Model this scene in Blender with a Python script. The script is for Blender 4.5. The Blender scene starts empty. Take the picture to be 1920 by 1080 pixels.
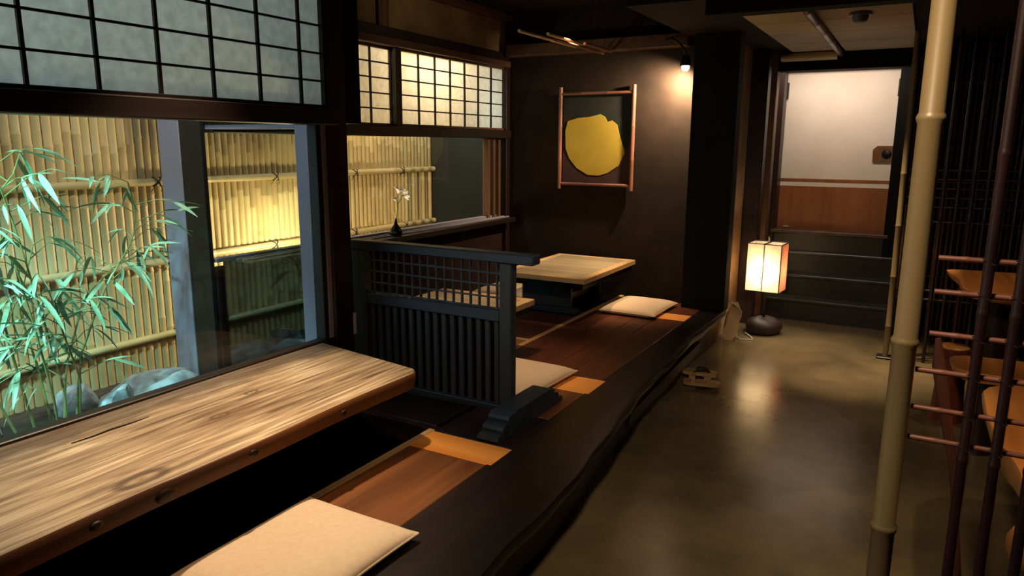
import bpy, bmesh, math, random
from mathutils import Vector, Matrix
R_ = random.Random(7)
SC = bpy.context.scene
COL = SC.collection

# ------------------------------------------------------------------ camera
def cam_setup():
    yaw, pitch, roll = math.radians(29.4376), math.radians(11.3028), math.radians(-.3363)
    cy, sy, cp, sp = math.cos(yaw), math.sin(yaw), math.cos(pitch), math.sin(pitch)
    fwd = Vector((-sy*cp, cy*cp, -sp)); right = Vector((cy, sy, 0)); down = fwd.cross(right)
    r2 = math.cos(roll)*right + math.sin(roll)*down
    d2 = -math.sin(roll)*right + math.cos(roll)*down
    up, back = -d2, -fwd
    m = Matrix(((r2.x, up.x, back.x, 0), (r2.y, up.y, back.y, 0), (r2.z, up.z, back.z, 1.45), (0, 0, 0, 1)))
    cd = bpy.data.cameras.new('camera'); cd.sensor_width = 36; cd.lens = 36*1346.3/1920
    cd.clip_start = .02; cd.clip_end = 100
    c = bpy.data.objects.new('camera', cd); c.matrix_world = m
    COL.objects.link(c); SC.camera = c
cam_setup()

# ------------------------------------------------------------------ world, exposure
w = bpy.data.worlds.new('world'); SC.world = w; w.use_nodes = True
bg = w.node_tree.nodes['Background']
bg.inputs[0].default_value = (.55, .80, 1.0, 1); bg.inputs[1].default_value = .92
SC.view_settings.view_transform = 'Standard'; SC.view_settings.look = 'None'
SC.view_settings.exposure = 0.35; SC.view_settings.gamma = 1.0
SC.view_settings.use_curve_mapping = False

# ------------------------------------------------------------------ lamps of the room and the garden, and an added fill
def aim(o, target):
    d = Vector(target) - o.location
    o.rotation_euler = d.to_track_quat('-Z', 'Y').to_euler()
def spot(name, loc, target, power, col, size=60, blend=.6, radius=.03):
    l = bpy.data.lights.new(name, 'SPOT'); l.energy = power; l.color = col
    l.spot_size = math.radians(size); l.spot_blend = blend; l.shadow_soft_size = radius
    o = bpy.data.objects.new(name, l); o.location = loc; COL.objects.link(o); aim(o, target); return o
def point(name, loc, power, col, radius=.03):
    l = bpy.data.lights.new(name, 'POINT'); l.energy = power; l.color = col; l.shadow_soft_size = radius
    o = bpy.data.objects.new(name, l); o.location = loc; COL.objects.link(o); return o
WARM = (1.0, .76, .48); AMB = (1.0, .68, .40)
spot('slab_downlight', (-1.75, 1.75, 2.33), (-1.85, 1.40, .5), 165, WARM, 62, .9)
spot('seat_downlight', (-1.45, 1.15, 2.33), (-1.48, 1.25, .3), 34, AMB, 44, .9)
spot('far_table_downlight', (-2.1, 4.55, 2.33), (-2.1, 4.6, .6), 95, AMB, 36, .8)
spot('middle_table_downlight', (-2.0, 3.15, 2.33), (-1.9, 3.15, .5), 75, AMB, 42, .8)
spot('cushion_downlight', (-1.62, 4.5, 2.33), (-1.62, 4.72, .3), 46, AMB, 28, .8)
spot('corridor_downlight', (-.32, 5.3, 2.14), (-.32, 5.25, 0), 260, WARM, 48, .9)
spot('aisle_downlight', (-.30, .95, 2.3), (-.30, 3.0, .2), 92, WARM, 95, 1.0, .08)
l_ = bpy.data.lights.new('stair_tube_lamp', 'AREA'); l_.shape = 'RECTANGLE'; l_.size = .86; l_.size_y = .05; l_.energy = 5.2; l_.color = (1.0, .80, .64)
o_ = bpy.data.objects.new('stair_tube_lamp', l_); o_.location = (-.68, 6.455, 2.10); COL.objects.link(o_); aim(o_, (-.68, 7.0, 1.35))
spot('dining_downlight', (.62, 2.15, 2.14), (.45, 2.35, .6), 34, AMB, 60, .8)
spot('far_dining_downlight', (.55, 4.7, 2.14), (.5, 4.75, .7), 17, AMB, 60, .8)
spot('plant_floodlight', (-2.62, .55, 2.05), (-3.05, 1.40, .70), 190, (.36, .92, 1.0), 66, .9, .06)
point('garden_lamp', (-3.33, 3.32, .72), 30, (1.0, .84, .48), .06)
point('garden_lamp_high', (-3.36, 4.2, 2.2), 26, (1.0, .86, .60), .06)
spot('fence_floodlight', (-2.62, 2.12, 2.2), (-3.7, 2.35, .9), 24, (1.0, .88, .64), 90, .9, .05)
spot('cornice_fill', (-2.25, 3.7, 2.34), (-3.0, 4.1, 2.28), 2.2, WARM, 120, .9, .05)  # unseen fill added to brighten the plaster band above the far shoji
point('garden_cool_lamp', (-3.3, 5.0, 1.75), 2.2, (.55, .85, 1.0), .06)

# ------------------------------------------------------------------ materials
def lin(c):
    return tuple((x/255/12.92 if x/255 <= .04045 else ((x/255+.055)/1.055)**2.4) for x in c)
MATS = {}
def base_mat(name):
    m = bpy.data.materials.new(name); m.use_nodes = True
    nt = m.node_tree; b = nt.nodes['Principled BSDF']
    MATS[name] = m
    return m, nt, b
def N(nt, t, **kw):
    n = nt.nodes.new(t)
    for k, v in kw.items(): setattr(n, k, v)
    return n
def coords(nt, scale=(1, 1, 1), rot=(0, 0, 0)):
    tc = N(nt, 'ShaderNodeTexCoord'); mp = N(nt, 'ShaderNodeMapping')
    mp.inputs['Scale'].default_value = scale; mp.inputs['Rotation'].default_value = rot
    geo = N(nt, 'ShaderNodeNewGeometry')
    nt.links.new(geo.outputs['Position'], mp.inputs['Vector'])
    return mp.outputs[0]
def ramp(nt, fac, stops):
    r = N(nt, 'ShaderNodeValToRGB'); el = r.color_ramp.elements
    while len(el) < len(stops): el.new(.5)
    for e, (p, c) in zip(el, stops): e.position = p; e.color = (*lin(c), 1)
    nt.links.new(fac, r.inputs[0]); return r.outputs[0]
def bump(nt, b, h, strength, dist=.01):
    bp = N(nt, 'ShaderNodeBump'); bp.inputs['Strength'].default_value = strength; bp.inputs['Distance'].default_value = dist
    nt.links.new(h, bp.inputs['Height']); nt.links.new(bp.outputs[0], b.inputs['Normal'])
def noise_mat(name, c1, c2, scale=(8, 8, 8), rough=.7, detail=5, bmp=.0, c3=None, spec=.5, ns=1.0, lo=.3, hi=.7):
    m, nt, b = base_mat(name)
    n = N(nt, 'ShaderNodeTexNoise'); n.inputs['Scale'].default_value = ns; n.inputs['Detail'].default_value = detail
    nt.links.new(coords(nt, scale), n.inputs['Vector'])
    st = [(lo, c1), (hi, c2)] if c3 is None else [(lo, c1), ((lo+hi)/2, c2), (hi, c3)]
    nt.links.new(ramp(nt, n.outputs[0], st), b.inputs['Base Color'])
    b.inputs['Roughness'].default_value = rough; b.inputs['Specular IOR Level'].default_value = spec
    if bmp: bump(nt, b, n.outputs[0], bmp)
    return m
def wood_mat(name, dark, mid, light, axis='Y', ring=14., rough=.5, bmp=.15, spec=.5, lo=.3, hi=.72):
    """streaky grain stretched along an axis plus slow colour drift"""
    m, nt, b = base_mat(name)
    k = {'X': (1.2, 22, 22), 'Y': (22, 1.2, 22), 'Z': (22, 22, 1.2)}[axis]
    s = ring/14
    n = N(nt, 'ShaderNodeTexNoise'); n.inputs['Scale'].default_value = s; n.inputs['Detail'].default_value = 8; n.inputs['Distortion'].default_value = .6
    nt.links.new(coords(nt, k), n.inputs['Vector'])
    n2 = N(nt, 'ShaderNodeTexNoise'); n2.inputs['Scale'].default_value = 2.2; n2.inputs['Detail'].default_value = 3
    k2 = tuple(1 if v > 2 else .35 for v in k)
    nt.links.new(coords(nt, k2), n2.inputs['Vector'])
    mx = N(nt, 'ShaderNodeMix'); mx.data_type = 'FLOAT'; mx.inputs[0].default_value = .38
    nt.links.new(n.outputs[0], mx.inputs[2]); nt.links.new(n2.outputs[0], mx.inputs[3])
    nt.links.new(ramp(nt, mx.outputs[0], [(lo, dark), ((lo+hi)/2, mid), (hi, light)]), b.inputs['Base Color'])
    b.inputs['Roughness'].default_value = rough; b.inputs['Specular IOR Level'].default_value = spec
    if bmp: bump(nt, b, n.outputs[0], bmp, .004)
    return m
def plain(name, c, rough=.5, metal=0., spec=.5):
    m, nt, b = base_mat(name)
    n = N(nt, 'ShaderNodeTexNoise'); n.inputs['Scale'].default_value = 14; n.inputs['Detail'].default_value = 3
    nt.links.new(coords(nt), n.inputs['Vector'])
    d = tuple(max(0, int(v*.86)) for v in c)
    nt.links.new(ramp(nt, n.outputs[0], [(.3, d), (.7, c)]), b.inputs['Base Color'])
    b.inputs['Roughness'].default_value = rough; b.inputs['Metallic'].default_value = metal
    b.inputs['Specular IOR Level'].default_value = spec
    return m
def paper_mat(name, col, trans=.75):
    m, nt, b = base_mat(name)
    nt.nodes.remove(b)
    out = nt.nodes['Material Output']
    n = N(nt, 'ShaderNodeTexNoise'); n.inputs['Scale'].default_value = 30; n.inputs['Detail'].default_value = 6
    nt.links.new(coords(nt, (1, 1, 1)), n.inputs['Vector'])
    c = ramp(nt, n.outputs[0], [(.3, tuple(int(v*.92) for v in col)), (.7, col)])
    t = N(nt, 'ShaderNodeBsdfTranslucent'); d = N(nt, 'ShaderNodeBsdfDiffuse'); mx = N(nt, 'ShaderNodeMixShader')
    mx.inputs[0].default_value = trans
    nt.links.new(c, t.inputs[0]); nt.links.new(c, d.inputs[0])
    nt.links.new(d.outputs[0], mx.inputs[1]); nt.links.new(t.outputs[0], mx.inputs[2])
    nt.links.new(mx.outputs[0], out.inputs[0]); return m
def glass_mat(name, tint=(1, 1, 1), refl=.06):
    m, nt, b = base_mat(name); nt.nodes.remove(b)
    out = nt.nodes['Material Output']
    t = N(nt, 'ShaderNodeBsdfTransparent'); t.inputs[0].default_value = (*tint, 1)
    g = N(nt, 'ShaderNodeBsdfGlossy'); g.inputs['Roughness'].default_value = .0
    n = N(nt, 'ShaderNodeTexNoise'); n.inputs['Scale'].default_value = 2
    nt.links.new(coords(nt), n.inputs['Vector'])
    lw = N(nt, 'ShaderNodeLayerWeight'); lw.inputs[0].default_value = .5
    pw = N(nt, 'ShaderNodeMath', operation='POWER'); pw.inputs[1].default_value = 4.0
    nt.links.new(lw.outputs['Facing'], pw.inputs[0])
    mp = N(nt, 'ShaderNodeMapRange'); mp.inputs[1].default_value = 0; mp.inputs[2].default_value = 1
    mp.inputs[3].default_value = refl; mp.inputs[4].default_value = .7
    nt.links.new(pw.outputs[0], mp.inputs[0])
    mx = N(nt, 'ShaderNodeMixShader')
    nt.links.new(mp.outputs[0], mx.inputs[0]); nt.links.new(t.outputs[0], mx.inputs[1]); nt.links.new(g.outputs[0], mx.inputs[2])
    nt.links.new(mx.outputs[0], out.inputs[0]); return m

m_ = wood_mat('slab_wood', (98, 76, 58), (172, 146, 116), (228, 208, 176), 'Y', 40, .42, .4, .45, .34, .66)
def slab_marks(m):
    nt = m.node_tree; b = nt.nodes['Principled BSDF']
    src = b.inputs['Base Color'].links[0].from_socket
    geo = N(nt, 'ShaderNodeNewGeometry')
    wob = N(nt, 'ShaderNodeTexNoise'); wob.inputs['Scale'].default_value = 9; wob.inputs['Detail'].default_value = 4
    nt.links.new(geo.outputs['Position'], wob.inputs['Vector'])
    def math_(op, a, c):
        n = N(nt, 'ShaderNodeMath', operation=op)
        for k, v in enumerate((a, c)):
            if hasattr(v, 'node'): nt.links.new(v, n.inputs[k])
            else: n.inputs[k].default_value = v
        return n.outputs[0]
    def mixc(fac, col, base):
        mx = N(nt, 'ShaderNodeMix'); mx.data_type = 'RGBA'
        nt.links.new(fac, mx.inputs[0]); nt.links.new(base, mx.inputs[6]); mx.inputs[7].default_value = (*lin(col), 1)
        return mx.outputs[2]
    for kx, ky, rad in ((-1.665, 1.02, .075), (-1.86, 1.42, .035), (-1.95, 1.62, .03)):
        mp = N(nt, 'ShaderNodeMapping'); mp.vector_type = 'POINT'
        mp.inputs['Location'].default_value = (-kx*1.5, -ky*.75, 0); mp.inputs['Scale'].default_value = (1.5, .75, 0)
        nt.links.new(geo.outputs['Position'], mp.inputs['Vector'])
        ln = N(nt, 'ShaderNodeVectorMath', operation='LENGTH'); nt.links.new(mp.outputs[0], ln.inputs[0])
        d = math_('ADD', ln.outputs['Value'], math_('MULTIPLY', wob.outputs[0], rad*.5))
        ring = math_('ADD', math_('MULTIPLY', math_('SINE', math_('MULTIPLY', d, 9.0/rad), 0), .4), .45)
        fall = N(nt, 'ShaderNodeMapRange'); fall.inputs[1].default_value = rad*1.6; fall.inputs[2].default_value = rad*.7
        nt.links.new(d, fall.inputs[0])
        src = mixc(math_('MULTIPLY', ring, fall.outputs[0]), (62, 42, 28), src)
    sx = N(nt, 'ShaderNodeSeparateXYZ'); nt.links.new(geo.outputs['Position'], sx.inputs[0])
    st = N(nt, 'ShaderNodeMapRange'); st.inputs[1].default_value = -2.03; st.inputs[2].default_value = -2.12
    nt.links.new(math_('ADD', sx.outputs[0], math_('MULTIPLY', math_('SUBTRACT', wob.outputs[0], .5), .12)), st.inputs[0])
    src = mixc(math_('MULTIPLY', st.outputs[0], .72), (58, 44, 38), src)
    # dark weathered patches
    pn = N(nt, 'ShaderNodeTexNoise'); pn.inputs['Scale'].default_value = 1.6; pn.inputs['Detail'].default_value = 5
    nt.links.new(coords(nt, (3.5, 1, 1)), pn.inputs['Vector'])
    pr = N(nt, 'ShaderNodeMapRange'); pr.inputs[1].default_value = .52; pr.inputs[2].default_value = .70; pr.inputs[4].default_value = .45
    nt.links.new(pn.outputs[0], pr.inputs[0])
    src = mixc(pr.outputs[0], (92, 62, 38), src)
    nt.links.new(src, b.inputs['Base Color'])
slab_marks(m_)
wood_mat('slab_side', (66, 34, 16), (120, 70, 34), (150, 96, 52), 'Y', 8, .6, .3)
wood_mat('plank_brown', (62, 34, 18), (108, 64, 34), (140, 88, 48), 'Y', 8, .42, .12)
wood_mat('plank_red', (44, 20, 12), (80, 40, 23), (106, 56, 32), 'Y', 8, .38, .12)
wood_mat('plank_dark', (15, 10, 10), (27, 18, 17), (42, 28, 25), 'Y', 7, .34, .1)
wood_mat('plank_orange', (196, 112, 44), (232, 152, 70), (244, 176, 94), 'X', 8, .45, .08)
wood_mat('pale_trim', (150, 112, 76), (190, 150, 104), (205, 170, 124), 'Y', 10, .5, .05)
wood_mat('dark_wood_y', (14, 8, 7), (30, 17, 14), (46, 26, 20), 'Y', 12, .45, .1)
wood_mat('ceiling_wood', (16, 9, 8), (28, 17, 14), (40, 24, 19), 'Y', 12, .85, .1, .2)
wood_mat('dark_wood_x', (12, 8, 7), (26, 16, 14), (40, 24, 20), 'X', 12, .45, .1)
wood_mat('dark_wood_z', (16, 8, 7), (36, 18, 15), (54, 27, 22), 'Z', 12, .45, .1)
wood_mat('frame_brown', (58, 38, 26), (88, 60, 42), (112, 80, 58), 'Y', 12, .5, .05)
wood_mat('frame_brown_z', (58, 38, 26), (92, 64, 44), (120, 88, 62), 'Z', 12, .5, .05)
wood_mat('blue_black', (25, 31, 42), (39, 48, 62), (54, 65, 81), 'X', 12, .45, .1)
wood_mat('blue_black_z', (34, 38, 44), (49, 54, 61), (62, 68, 76), 'Z', 12, .5, .1)
wood_mat('table_wood', (140, 124, 98), (172, 156, 128), (192, 176, 148), 'X', 6, .26, .02)
wood_mat('table_rim', (170, 136, 92), (206, 172, 126), (222, 192, 148), 'Y', 6, .4, .04)
wood_mat('live_wood', (110, 60, 24), (176, 112, 54), (212, 150, 84), 'Y', 6, .38, .12)
wood_mat('lamp_base_wood', (26, 15, 12), (44, 27, 22), (62, 38, 30), 'Z', 8, .6, .2)
wood_mat('lamp_frame_wood', (20, 12, 10), (36, 22, 18), (50, 30, 24), 'Z', 8, .6, .1)
wood_mat('sandal_wood', (120, 88, 58), (158, 122, 84), (178, 144, 104), 'X', 8, .6, .1)
wood_mat('branch_wood', (44, 22, 16), (74, 40, 28), (110, 66, 46), 'Z', 8, .45, .2)
noise_mat('partition_plaster', (120, 92, 64), (144, 112, 80), (6, 6, 6), .9, 6, .08, None, .2)
wood_mat('red_wood', (60, 24, 16), (104, 48, 32), (138, 74, 50), 'Z', 8, .4, .1)
noise_mat('flat_black', (6, 5, 5), (14, 11, 10), (5, 5, 5), .8, 4, 0, None, .2)  # even near-black colour for walls, beams and well linings
noise_mat('brown_plaster', (33, 25, 21), (45, 34, 28), (6, 6, 6), .9, 6, .08, None, .2)
noise_mat('dark_plaster', (30, 18, 15), (44, 26, 21), (6, 6, 6), .9, 6, .05, None, .2)
noise_mat('band_plaster', (104, 86, 62), (140, 116, 84), (4, 4, 4), .9, 5, .05, None, .2)
noise_mat('end_wall_grey', (38, 39, 39), (50, 51, 49), (2, 2, .6), .9, 5, .05, None, .2)
noise_mat('beige_ceiling', (174, 156, 134), (192, 174, 150), (2, 2, 2), .9, 4, .02, None, .2)
noise_mat('white_door', (226, 214, 198), (238, 228, 214), (3, 3, 3), .8, 4, 0, None, .3)
wood_mat('door_brown', (128, 72, 34), (150, 90, 46), (164, 102, 54), 'Z', 8, .5, .03)
noise_mat('black_stair', (20, 21, 20), (34, 34, 32), (6, 6, 6), .42, 5, .05, None, .5)
noise_mat('stair_tread_lit', (34, 35, 33), (52, 52, 48), (6, 6, 6), .38, 5, .05, None, .6)  # paler copy of the stair black; nosing highlights put into its colour
noise_mat('soil', (26, 22, 16), (70, 58, 40), (14, 14, 14), .95, 6, .5)
noise_mat('rock', (112, 116, 118), (206, 210, 210), (9, 9, 16), .8, 8, .6, (156, 160, 162))
noise_mat('cushion_fabric', (198, 174, 148), (206, 183, 158), (60, 60, 60), .95, 4, .05, None, .2)
noise_mat('metal_purple', (138, 134, 150), (158, 152, 166), (2, 2, 1), .5, 4, 0, None, .5)
noise_mat('bronze_frame', (20, 19, 20), (34, 32, 33), (4, 4, 1), .45, 3, 0)
noise_mat('bamboo_tan', (186, 156, 106), (216, 186, 132), (3, 3, 3), .5, 5, .03, (200, 170, 118))
noise_mat('bamboo_pale', (190, 164, 110), (220, 196, 146), (2, 1, 2), .4, 4, .02)
noise_mat('bamboo_node', (112, 86, 48), (150, 122, 76), (9, 9, 9), .6, 4)
noise_mat('pole_bamboo', (104, 87, 58), (124, 106, 74), (4, 4, .7), .42, 5, .03)
noise_mat('rung_bamboo_lit', (92, 54, 44), (126, 78, 64), (6, 6, 6), .4, 4, .02)  # pinkish light on the near rungs put into the bamboo colour
noise_mat('dark_bamboo', (24, 12, 12), (42, 21, 20), (6, 6, 6), .4, 4, .02)
noise_mat('red_bamboo', (92, 56, 46), (140, 92, 76), (3, 3, 3), .4, 4)
noise_mat('rope', (16, 12, 9), (30, 22, 16), (30, 30, 30), .9, 3)
noise_mat('leaf', (110, 156, 110), (178, 206, 160), (9, 9, 9), .4, 4, 0, (142, 182, 136))
noise_mat('culm', (120, 140, 76), (168, 170, 104), (9, 9, 4), .5, 4)
plain('black_iron', (16, 15, 15), .4)
plain('white_plastic', (206, 200, 188), .4)
plain('grey_plastic', (96, 92, 86), .5)
plain('brass_plate', (120, 78, 36), .4)
plain('black_lacquer', (10, 10, 11), .25)
plain('petal', (236, 226, 232), .6)
plain('petal_yellow', (226, 206, 120), .6)
plain('pink_paper', (200, 110, 90), .7)
noise_mat('cloth_dark', (18, 22, 20), (34, 34, 30), (12, 12, 12), .95, 5)
noise_mat('cloth_wine', (54, 32, 34), (70, 42, 42), (12, 12, 12), .95, 5)
noise_mat('cloth_green', (16, 26, 20), (26, 38, 30), (12, 12, 12), .95, 5)
noise_mat('cloth_yellow', (172, 146, 50), (188, 162, 62), (5, 5, 5), .95, 5)
paper_mat('shoji_paper', (240, 236, 226), .9)
paper_mat('lamp_paper', (250, 238, 214), .7)
paper_mat('lamp_paper_edgelit', (240, 190, 160), .5)  # salmon tint paints the edge-lit glow of the lantern's side face
glass_mat('glass', (.97, .99, .98), .025)
glass_mat('glass_side', (.94, .95, .95), .06)

def floor_material():
    m, nt, b = base_mat('concrete')
    n = N(nt, 'ShaderNodeTexNoise'); n.inputs['Scale'].default_value = 1.5; n.inputs['Detail'].default_value = 7; n.inputs['Roughness'].default_value = .62
    nt.links.new(coords(nt), n.inputs['Vector'])
    nt.links.new(ramp(nt, n.outputs[0], [(.30, (72, 62, 46)), (.5, (98, 85, 61)), (.70, (116, 101, 73))]), b.inputs['Base Color'])
    n2 = N(nt, 'ShaderNodeTexNoise'); n2.inputs['Scale'].default_value = 5; n2.inputs['Detail'].default_value = 4
    nt.links.new(coords(nt), n2.inputs['Vector'])
    mr = N(nt, 'ShaderNodeMapRange'); mr.inputs[3].default_value = .15; mr.inputs[4].default_value = .30
    nt.links.new(n2.outputs[0], mr.inputs[0]); nt.links.new(mr.outputs[0], b.inputs['Roughness'])
    b.inputs['Specular IOR Level'].default_value = .8
    bump(nt, b, n2.outputs[0], .08, .02)
floor_material()

# ------------------------------------------------------------------ mesh helpers
class MB:
    def __init__(s): s.v = []; s.f = []; s.sm = False
    def add(s, vs, fs):
        k = len(s.v); s.v += [tuple(p) for p in vs]; s.f += [tuple(i+k for i in f) for f in fs]; return s
    def box(s, x0, x1, y0, y1, z0, z1, c=0.0):
        if c <= 0:
            vs = [(x, y, z) for z in (z0, z1) for y in (y0, y1) for x in (x0, x1)]
            return s.add(vs, [(0, 2, 3, 1), (4, 5, 7, 6), (0, 1, 5, 4), (2, 6, 7, 3), (0, 4, 6, 2), (1, 3, 7, 5)])
        bm = bmesh.new(); bmesh.ops.create_cube(bm, size=1)
        for p in bm.verts: p.co = ((x0+x1)/2+p.co.x*(x1-x0), (y0+y1)/2+p.co.y*(y1-y0), (z0+z1)/2+p.co.z*(z1-z0))
        bmesh.ops.bevel(bm, geom=bm.edges[:], offset=c, segments=1, profile=.5, affect='EDGES')
        bm.verts.index_update(); vs = [p.co[:] for p in bm.verts]; fs = [[q.index for q in f.verts] for f in bm.faces]
        bm.free(); return s.add(vs, fs)
    def prism(s, pts, axis, a, b):
        """polygon in the two other axes extruded along axis from a to b"""
        n = len(pts)
        def P(p, t): return {'x': (t, p[0], p[1]), 'y': (p[0], t, p[1]), 'z': (p[0], p[1], t)}[axis]
        vs = [P(p, a) for p in pts]+[P(p, b) for p in pts]
        fs = [tuple(range(n))[::-1], tuple(range(n, 2*n))]+[(i, (i+1) % n, n+(i+1) % n, n+i) for i in range(n)]
        return s.add(vs, fs)
    def tube(s, path, rad, seg=8, cap=True):
        path = [Vector(p) for p in path]; n = len(path)
        if not isinstance(rad, (list, tuple)): rad = [rad]*n
        vs = []; prev = None
        for i, p in enumerate(path):
            t = (path[min(i+1, n-1)]-path[max(i-1, 0)])
            t = t.normalized() if t.length > 1e-9 else Vector((0, 0, 1))
            if prev is None:
                a = Vector((0, 0, 1)) if abs(t.z) < .9 else Vector((1, 0, 0)); u = t.cross(a).normalized()
            else:
                u = (prev-t*prev.dot(t)); u = u.normalized() if u.length > 1e-6 else t.orthogonal().normalized()
            prev = u; v = t.cross(u)
            for k in range(seg):
                q = 2*math.pi*k/seg; vs.append(p+(u*math.cos(q)+v*math.sin(q))*rad[i])
        fs = [(i*seg+k, i*seg+(k+1) % seg, (i+1)*seg+(k+1) % seg, (i+1)*seg+k) for i in range(n-1) for k in range(seg)]
        if cap: fs += [tuple(range(seg))[::-1], tuple((n-1)*seg+k for k in range(seg))]
        s.sm = True; return s.add(vs, fs)
    def lathe(s, prof, c, seg=24):
        vs = []; n = len(prof)
        for r, z in prof:
            for k in range(seg):
                q = 2*math.pi*k/seg; vs.append((c[0]+r*math.cos(q), c[1]+r*math.sin(q), c[2]+z))
        fs = [(i*seg+k, i*seg+(k+1) % seg, (i+1)*seg+(k+1) % seg, (i+1)*seg+k) for i in range(n-1) for k in range(seg)]
        fs += [tuple(range(seg))[::-1], tuple((n-1)*seg+k for k in range(seg))]
        s.sm = True; return s.add(vs, fs)
def bamboo(path0, path1, r, nodes, bulge=1.12, seg=10, taper=1.0):
    """a culm between two points with swollen nodes at the given fractions"""
    a, b = Vector(path0), Vector(path1); ts = [0.0]; rs = [r]
    L = (b-a).length; e = .006/L
    for t in sorted(nodes):
        ts += [t-2.2*e, t-.8*e, t, t+.8*e, t+1.6*e]; rs += [r, r*bulge, r*bulge*1.02, r*(bulge*.95), r*.985]
    ts.append(1.0); rs.append(r)
    return MB().tube([a.lerp(b, t) for t in ts], [q*(1+(taper-1)*t) for q, t in zip(rs, ts)], seg)

def wloc(o):
    p = Vector((0, 0, 0))
    while o is not None: p += o.location; o = o.parent
    return p
def obj(name, mb, mat, parent=None, smooth=None, fix=True):
    me = bpy.data.meshes.new(name)
    off = wloc(parent) if parent else Vector((0, 0, 0))
    me.from_pydata([tuple(Vector(p)-off) for p in mb.v], [], mb.f)
    if fix:
        bm = bmesh.new(); bm.from_mesh(me); bmesh.ops.recalc_face_normals(bm, faces=bm.faces[:]); bm.to_mesh(me); bm.free()
    if mb.sm if smooth is None else smooth:
        for p in me.polygons: p.use_smooth = True
        me.set_sharp_from_angle(angle=math.radians(48))
    me.materials.append(MATS[mat])
    o = bpy.data.objects.new(name, me); COL.objects.link(o)
    if parent: o.parent = parent
    return o
def thing(name, label, cat, loc, group=None):
    o = bpy.data.objects.new(name, None); o.empty_display_size = .05; o.location = loc; COL.objects.link(o)
    return tag(o, label, cat, group)
def tag(o, label, cat, group=None):
    o['label'] = label; o['category'] = cat
    if group: o['group'] = group
    return o
def struct(name, mb, mat, label=None):
    o = obj(name, mb, mat); o['kind'] = 'structure'
    if label: o['label'] = label
    return o
def B(x0, x1, y0, y1, z0, z1, c=0.0): return MB().box(x0, x1, y0, y1, z0, z1, c)

WX = -2.2      # near window plane
AX = -3.0      # alcove window plane
BY = 5.2       # back wall
PZ = .3        # platform height

# ------------------------------------------------------------------ the shell
struct('floor', B(-4.6, 3.0, -1.6, 8.0, -.35, -.3).box(-1.5, 3.0, -1.6, 7.2, -.3, 0), 'concrete', 'polished olive brown concrete floor')
# left wall of the near bay: below the glass and above the shoji
struct('wall_left', B(WX-.1, WX, -1.6, 2.30, -.3, .545).box(WX-.1, WX, -1.6, -.5, .545, 2.45).box(WX-.1, WX, -.5, 2.30, 2.30, 2.45), 'dark_plaster', 'dark wall under and over the near window')
# alcove: wall under the far window, wall band above
struct('wall_alcove', B(AX-.1, AX, 2.337, BY, -.3, .83), 'dark_plaster', 'dark wine plaster under the far window')
band = struct('wall_upper', B(AX-.06, AX-.01, 2.337, BY, 2.16, 2.45), 'band_plaster', 'olive plaster band above the far shoji')
for y in (3.74, 4.72):
    pass
obj('post', B(AX-.03, AX+.012, 3.62, 3.72, 2.16, 2.45), 'frame_brown_z', band)
# hanging wall of the return between near bay and alcove
struct('wall_return', B(AX-.06, WX+.02, 2.33, 2.50, 1.535, 2.45), 'flat_black', 'black hanging wall over the side glass')
struct('wall_back', B(AX-.06, -1.35, BY, BY+.1, -.3, 2.45), 'brown_plaster', 'dark brown plaster wall behind the cloth picture')
struct('wall_partition', B(-1.44, -1.25, 5.165, 6.95, 0, 2.45), 'partition_plaster', 'short partition wall beside the stairs')
struct('wall_rear', B(-2.3, 3.0, -1.7, -1.6, 0, 2.45), 'dark_plaster')
struct('wall_right', B(2.0, 2.1, -1.6, 8.0, 0, 2.45), 'flat_black')
struct('wall_stair', B(-.125, 2.0, 6.35, 6.45, 0, 2.45), 'flat_black', 'black wall beside the stair opening')
struct('wall_stair_side', B(-.125, -.05, 6.45, 7.06, 0, 2.45), 'flat_black', 'black side wall of the stairs')
struct('wall_stair_end', B(-1.3, 2, 7.06, 7.15, 0, 2.45), 'flat_black', 'black wall behind the sliding door')
struct('ceiling', B(-2.3, -1.48, -1.7, 5.3, 2.45, 2.5).box(-3.1, -2.3, 2.3, 5.3, 2.45, 2.5).box(-1.5, 3.0, -1.7, 3.9, 2.45, 2.5).box(-1.5, 3.0, 3.9, 7.2, 2.19, 2.5), 'ceiling_wood', 'dark brown boarded ceiling')
ceil = bpy.data.objects['ceiling']
# pale ceiling boards over the corridor
ys = [3.98, 4.72, 5.24, 5.72, 6.30]
for i in range(4):
    for x0, x1 in ((-.99, -.66), (-.62, -.13)):
        obj('ceiling_board', B(x0+.004, x1-.004, ys[i]+.006, ys[i+1]-.006, 2.172, 2.19, .002), 'beige_ceiling', ceil)
# black header over the stairs and jambs of the opening
struct('trim_1', B(-1.2, -.1, 6.30, 6.42, 2.04, 2.19), 'flat_black', 'black header beam over the stair opening')
struct('trim_2', B(-1.43, -1.125, 5.03, 5.16, PZ+.002, 2.45), 'flat_black', 'black pillar at the end of the platform')
struct('trim_3', B(-1.25, -1.12, 6.02, 6.14, 0, 2.19, .006), 'dark_wood_z', 'dark post between partition wall and stairs')
struct('trim_4', B(-1.25, -1.10, 6.28, 6.40, 0, 2.19, .006), 'frame_brown_z', 'brown wooden post at the foot of the stairs')
struct('trim_5', B(-1.25, -1.115, 6.74, 6.90, 0, 2.19, .004), 'dark_wood_z', 'dark jamb at the left of the door')
struct('trim_6', B(-.235, -.15, 6.74, 6.90, 0, 2.19, .004), 'flat_black', 'black jamb at the right of the door')
struct('trim_7', B(-1.2, -.15, 6.74, 6.90, 2.085, 2.19, .004), 'flat_black', 'black lintel over the door')
struct('trim_8', B(-2.95, -1.5, 5.10, BY, 2.125, 2.215, .006), 'frame_brown', 'brown picture rail beam along the back wall')
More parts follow.
